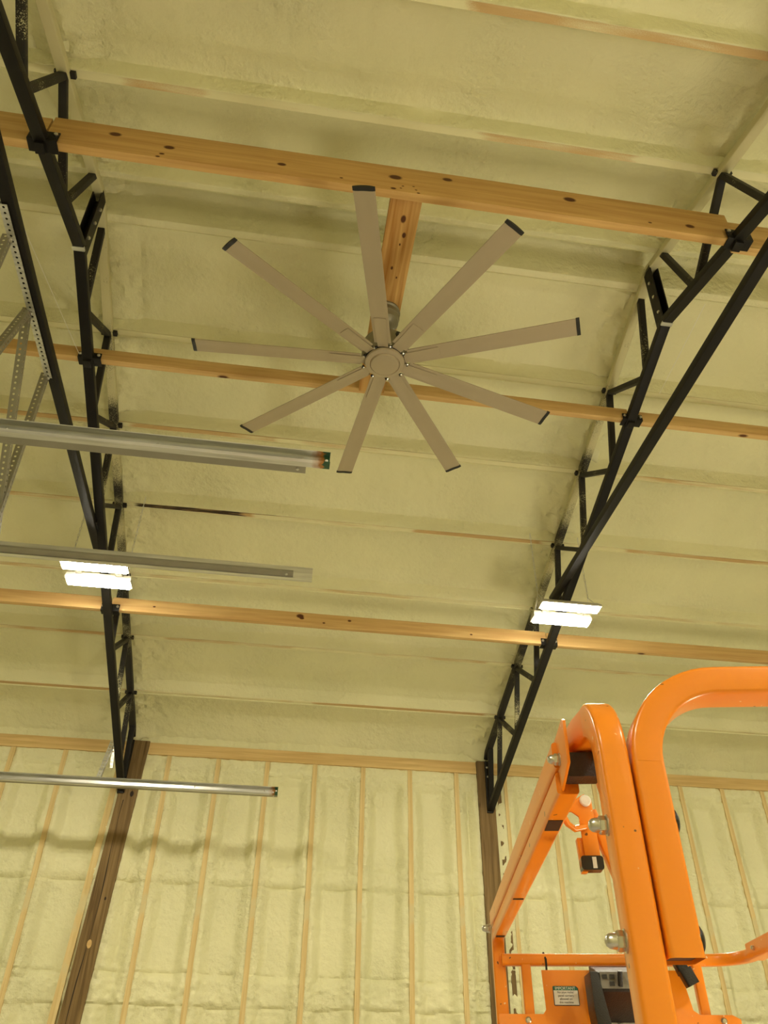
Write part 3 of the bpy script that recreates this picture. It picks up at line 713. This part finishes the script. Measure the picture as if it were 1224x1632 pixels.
# front guardrail loop
r = .115; zt = 2.101; uc = .0965
path = [W(uc, .028, 1.758), W(uc, .028, zt-r)]+arc(W(uc+r, .028, zt-r), r, PI, PI/2, LU, UP, 14)+[W(.62, .028, zt)]
mb = MB(); mb.sweep(path, rrect(.056, .041, .006), LV, caps=False); link('front_guardrail', mb, M_OR, lift, shade=True)
mb = MB(); mb.sweep([W(uc, .028, 1.762), W(uc, .028, 1.85)], rrect(.050, .035, .003), LV, caps=True); link('bore_shade_plug', mb, plain('painted_tube_shade', (.05, .018, .004), .7), lift)  # solid plug, coloured dark for the shade inside the open tube
mb = MB(); path = [W(.62, .028, zt)]+arc(W(.62, .028, zt-r), r, PI/2, 0, LU, UP, 10)+[W(.735, .028, DECK)]
mb.sweep(path, rrect(.056, .041, .006), LV); link('front_guardrail', mb, M_OR, lift, shade=True)
# top rail and gate rail running to the back
def RU(v): return .016-.018*v
path = [W(RU(.17), .17, 2.056), W(RU(1.50), 1.50, 2.056)]
mb = MB(); mb.sweep(path, rrect(.030, .040, .005), LU); link('top_rail', mb, M_OR, lift, shade=True)
rb = .05
path = [W(RU(.18)+.004, .18, 2.016), W(RU(1.47)+.004, 1.47, 2.016)]+arc(W(RU(1.5)+.004, 1.47, 2.016-rb), rb, PI/2, 0, LV, UP, 8)+[W(RU(1.5)+.004, 1.47+rb, DECK)]
mb = MB(); mb.sweep(path, rrect(.034, .033, .005), LU); link('gate_rail', mb, M_OR, lift, shade=True)
# slots on the underside of the gate rail
for v_, l_ in ((.345, .03), (.93, .006), (1.42, .012)):
    mb = MB(); mb.box((-.012, -l_, -.0008), (.012, l_, .0008))
    mb.v = [tuple(W(RU(v_)+.004+a, v_+b, 1.9992+c)) for a, b, c in mb.v]; link('rail_slot', mb, M_CAP, lift)
# clevis bracket
for u_, nm in ((.006, 0), (.062, 1)):
    mb = MB(); pts = [(.090, 2.080), (.10, 2.086), (.34, 2.084), (.33, 2.050), (.235, 2.038), (.200, 2.005), (.190, 2.002), (.095, 2.018)] if nm == 0 else [(.125, 2.06), (.20, 2.06), (.20, 2.03), (.17, 1.985), (.155, 1.985), (.128, 2.03)]
    mb.prism([W(u_, v, z) for v, z in pts], LU*.005); link('clevis_plate', mb, M_OR, lift, bevel=.0015)
mb = MB(); mb.sweep([W(.036, .132, 2.0285), W(.036, .168, 2.0285)], rrect(.048, .036, .003), LU); link('black_end_block', mb, M_BLK, lift, shade=True)
def acorn(c, ax, s=1.0, name='acorn_nut'):
    m_ = MB(); c = Vector(c); ax = Vector(ax).normalized()
    m_.lathe(c, ax, [(.0125*s, 0), (.0125*s, .0018*s), (.010*s, .002*s)], 20)
    m_.lathe(c, ax, [(.0105*s, .002*s), (.0112*s, .004*s), (.0112*s, .009*s), (.010*s, .011*s)], 6)
    m_.lathe(c, ax, [(.0088*s, .010*s), (.0088*s, .014*s), (.0078*s, .019*s), (.0052*s, .0225*s), (.001, .024*s)], 16)
    link(name, m_, M_BOLT, lift, shade=True)
acorn(W(.0348, .028, 1.912), -LU, 1.05); acorn(W(.0348, .028, 1.779), -LU, 1.05)
acorn(W(.006, .155, 2.044), -LU, .8); acorn(W(-.028, 1.49, 2.03), -LU, 1.0)
for z_ in (1.912, 1.779):
    mb = MB(); mb.lathe(W(.1155, .018, z_), LU, [(.016, 0), (.016, .003), (.011, .006), (.001, .007)], 20); link('bolt_cap', mb, M_BLK, lift, shade=True)
# latch under the gate rail
mb = MB(); v0 = .42
pts = [(.045, 2.052), (.086, 2.075), (.098, 2.064), (.100, 1.968), (.073, 1.968), (.072, 2.035), (.060, 2.044), (.038, 2.044)]
mb.prism([W(u, v0, z) for u, z in pts], LV*.006); link('latch_plate', mb, M_OR, lift, bevel=.0012)
mb = MB(); mb.lathe(W(.0865, v0, 2.062), -LV, [(.010, 0), (.010, .004), (.008, .006), (0, .0065)], 20); link('latch_bolt', mb, M_WHITE, lift, shade=True)
mb = MB(); mb.tube([W(.030, .37, 2.045), W(.037, .385, 2.030), W(.047, .40, 2.017), W(.060, .41, 2.011), W(.080, .42, 2.017)], .0055, 10); link('latch_hook', mb, M_OR, lift, shade=True)
mb = MB(); mb.sweep([W(.083, .412, 1.956), W(.083, .435, 1.956)], rrect(.038, .023, .005), LU); link('rubber_bumper', mb, plain('glossy_black_rubber', (.012, .011, .01), .18), lift, shade=True)
mb = MB(); mb.box((0, 0, 0), (.007, .001, .018)); mb.v = [tuple(W(.083+a, .4115-b, 1.947+c)) for a, b, c in mb.v]; link('bumper_label', mb, M_WHITE, lift)
mb = MB(); mb.prism([W(u, v0+.004, z) for u, z in ((.064, 2.0), (.078, 2.0), (.080, 1.985), (.076, 1.944), (.066, 1.944))], LV*.02); link('bumper_bracket', mb, M_OR, lift, bevel=.001)
mb = MB(); mb.bar(W(.098, .445, 2.05), W(.132, .445, 1.935), .022, .02, side=LV, r=.004); link('latch_arm', mb, M_OR, lift, shade=True)
mb = MB(); mb.tube([W(.130, .445, 1.936), W(.145, .445, 1.895)], .006, 10); link('latch_grip', mb, M_BLK, lift, shade=True)
# back of the basket
VB = 1.50; zc = 1.952; rb = .10
path = [W(0.0, VB, zc), W(.560, VB, zc)]+arc(W(.560, VB-rb, zc), rb, PI/2, 0, LU, LV, 10)+[W(.66, .05, zc)]
mb = MB(); mb.sweep(path, rrect(.030, .030, .008), UP); link('mid_rail', mb, M_OR, lift, shade=True)
mb = MB(); mb.sweep([W(.66, 1.37, zc+.003), W(.66, 1.02, zc+.003)], rrect(.040, .042, .004), UP); link('rail_sleeve', mb, M_OR, lift, shade=True)
mb = MB(); mb.lathe(W(.64, 1.31, zc+.004), -LU, [(.006, 0), (.006, .006), (.003, .009)], 8); link('sleeve_bolt', mb, M_BOLT, lift)
for ua in (.065, .535):
    mb = MB(); mb.sweep([W(ua, VB, zc-.012), W(ua, VB, DECK)], rrect(.026, .026, .004), LU); link('back_upright', mb, M_OR, lift, shade=True)
mb = MB(); VP = 1.478
pts = [(.105, 1.925), (.485, 1.925), (.500, 1.832), (.515, 1.822), (.60, 1.822), (.62, 1.812), (.62, 1.05), (-.02, 1.05), (-.02, 1.822), (.100, 1.822), (.108, 1.832)]
mb.prism([W(u, VP, z) for u, z in pts], LV*.004); link('back_panel', mb, M_OR, lift, bevel=.001)
for ua in (.058, .575):
    mb = MB(); mb.lathe(W(ua, VP, 1.808), -LV, [(.008, 0), (.008, .002), (.005, .005), (0, .005)], 12); link('panel_screw', mb, M_BOLT, lift, shade=True)
mb = MB(); mb.tube([W(.118, VB+.0, 1.97), W(.121, VB-.018, 1.952), W(.121, VB-.012, 1.925)], .003, 8); link('zip_tie', mb, M_CAP, lift)
# warning label
lab = MB(); lab.prism([W(.131+.069*a, VP-.0015, 1.841+.046*b) for a, b in ((.03, 0), (.97, 0), (1, .04), (1, .88), (.92, 1), (.03, 1), (0, .96), (0, .04))], LV*.0012)
lab_o = link('warning_label', lab, M_INK, lift)
mb = MB(); mb.box((.133, 0, 1.843), (.198, .0006, 1.8765)); mb.v = [tuple(W(a, VP-.0016-b, c)) for a, b, c in mb.v]; link('label_field', mb, M_WHITE, lab_o)
mb = MB(); mb.prism([W(.133+.065*a, VP-.0016, 1.8765+.0090*b) for a, b in ((0, 0), (1, 0), (1, .4), (.92, 1), (0, 1))], -LV*.0006); link('label_header', mb, M_GREEN, lab_o)
def text(s, u, z, size, mat, parent, v=VP-.0026, name='lettering'):
    cu_ = bpy.data.curves.new(name, 'FONT'); cu_.body = s; cu_.size = size; cu_.align_x = 'CENTER'; cu_.align_y = 'CENTER'; cu_.extrude = .00015
    tmp = bpy.data.objects.new('tmp', cu_); COL.objects.link(tmp)
    dg = bpy.context.evaluated_depsgraph_get(); dg.update()
    me = bpy.data.meshes.new_from_object(tmp.evaluated_get(dg)); bpy.data.objects.remove(tmp)
    m_ = MB(); m_.v = [tuple(W(u+p.co.x, v-p.co.z, z+p.co.y)) for p in me.vertices]; m_.f = [tuple(p.vertices) for p in me.polygons]
    return link(name, m_, mat, parent)
text('IMPORTANT', .1645, 1.8810, .0098, M_WHITE, lab_o)
for i, s_ in enumerate(('No pipe racks/', 'panel carriers', 'allowed on', 'this machine')):
    text(s_, .1645, 1.8720-.0078*i, .0076, M_INK, lab_o)
# control box
mb = MB(); mb.prism([W(.236, v, z) for v, z in ((1.35, 1.905), (VP, 1.935), (VP, 1.80), (1.36, 1.862))], LU*.15); link('control_box', mb, M_BLK, lift, bevel=.003)
mb = MB(); mb.prism([W(.240, v, z) for v, z in ((1.350, 1.868), (1.347, 1.905), (1.343, 1.905), (1.346, 1.868))], LU*.14); link('control_face', mb, M_GREY, lift)
for a, b in ((.245, 1.889), (.264, 1.889), (.262, 1.873)):
    mb = MB(); mb.box((0, 0, 0), (.012, .003, .010)); mb.v = [tuple(W(a+x_, 1.3425-y_, b+z_)) for x_, y_, z_ in mb.v]; link('push_button', mb, M_BLK, lift)
mb = MB(); mb.bar(W(.287, 1.335, 1.872), W(.289, 1.325, 1.905), .011, .018, side=LU, r=.003); link('rotary_knob', mb, M_BLK, lift, shade=True)
mb = MB(); mb.bar(W(.312, 1.335, 1.885), W(.310, 1.325, 1.908), .005, .005, side=LU, r=.001); link('toggle_lever', mb, M_YEL, lift, shade=True)
mb = MB(); mb.prism([W(u, 1.33, z) for u, z in ((.212, 1.905), (.234, 1.905), (.243, 1.84), (.262, 1.72), (.222, 1.72), (.212, 1.82))], LV*.10); link('control_side_arm', mb, M_BLK, lift, bevel=.004)
mb = MB(); mb.box((0, 0, 0), (.09, .002, .07)); mb.v = [tuple(W(.27+x_, VP-.003-y_, 1.75+z_)) for x_, y_, z_ in mb.v]; di = link('faded_diagram', mb, M_PAPER, lift)
mb = MB()
for q in range(16):
    a = (random.uniform(.275, .35), random.uniform(1.76, 1.815)); b = (a[0]+random.uniform(-.02, .02), a[1]+random.uniform(-.015, .015))
    mb.bar(W(a[0], VP-.0055, a[1]), W(b[0], VP-.0055, b[1]), .0012, .0006, side=LU.cross(UP)+LU)
link('diagram_lines', mb, M_INK, di)
mb = MB(); mb.bar(W(.472, 1.44, 1.945), W(.484, 1.44, 1.912), .035, .03, side=LV, r=.006); mb.bar(W(.482, 1.43, 1.922), W(.498, 1.43, 1.885), .036, .034, side=LV, r=.006); link('rubber_grip', mb, M_BLK, lift, shade=True)
# platform, scissor stack and chassis (below the frame)
mb = MB(); mb.box((-.03, -.02, .96), (.75, 1.54, DECK)); mb.v = [tuple(W(*p)) for p in mb.v]; link('platform_deck', mb, M_OR, lift, bevel=.004)
for k in range(4):
    for s in (0, 1):
        mb = MB(); z0, z1 = .36+k*.14, .36+(k+1)*.14
        if s: z0, z1 = z1, z0
        for ua in (.08, .62): mb.bar(W(ua+.03*s, .1, z0), W(ua+.03*s, 1.4, z1), .03, .06, side=LU)
        link('scissor_arm', mb, M_OR, lift)
mb = MB(); mb.box((.0, 0, .10), (.72, 1.52, .36)); mb.v = [tuple(W(*p)) for p in mb.v]; link('chassis', mb, M_OR, lift, bevel=.01)
for ua in (-.005, .725):
    for va in (.2, 1.3):
        mb = MB(); mb.lathe(W(ua-.03, va, .12), LU, [(.10, 0), (.12, .01), (.12, .05), (.10, .06)], 24); link('wheel', mb, M_CAP, lift, shade=True)
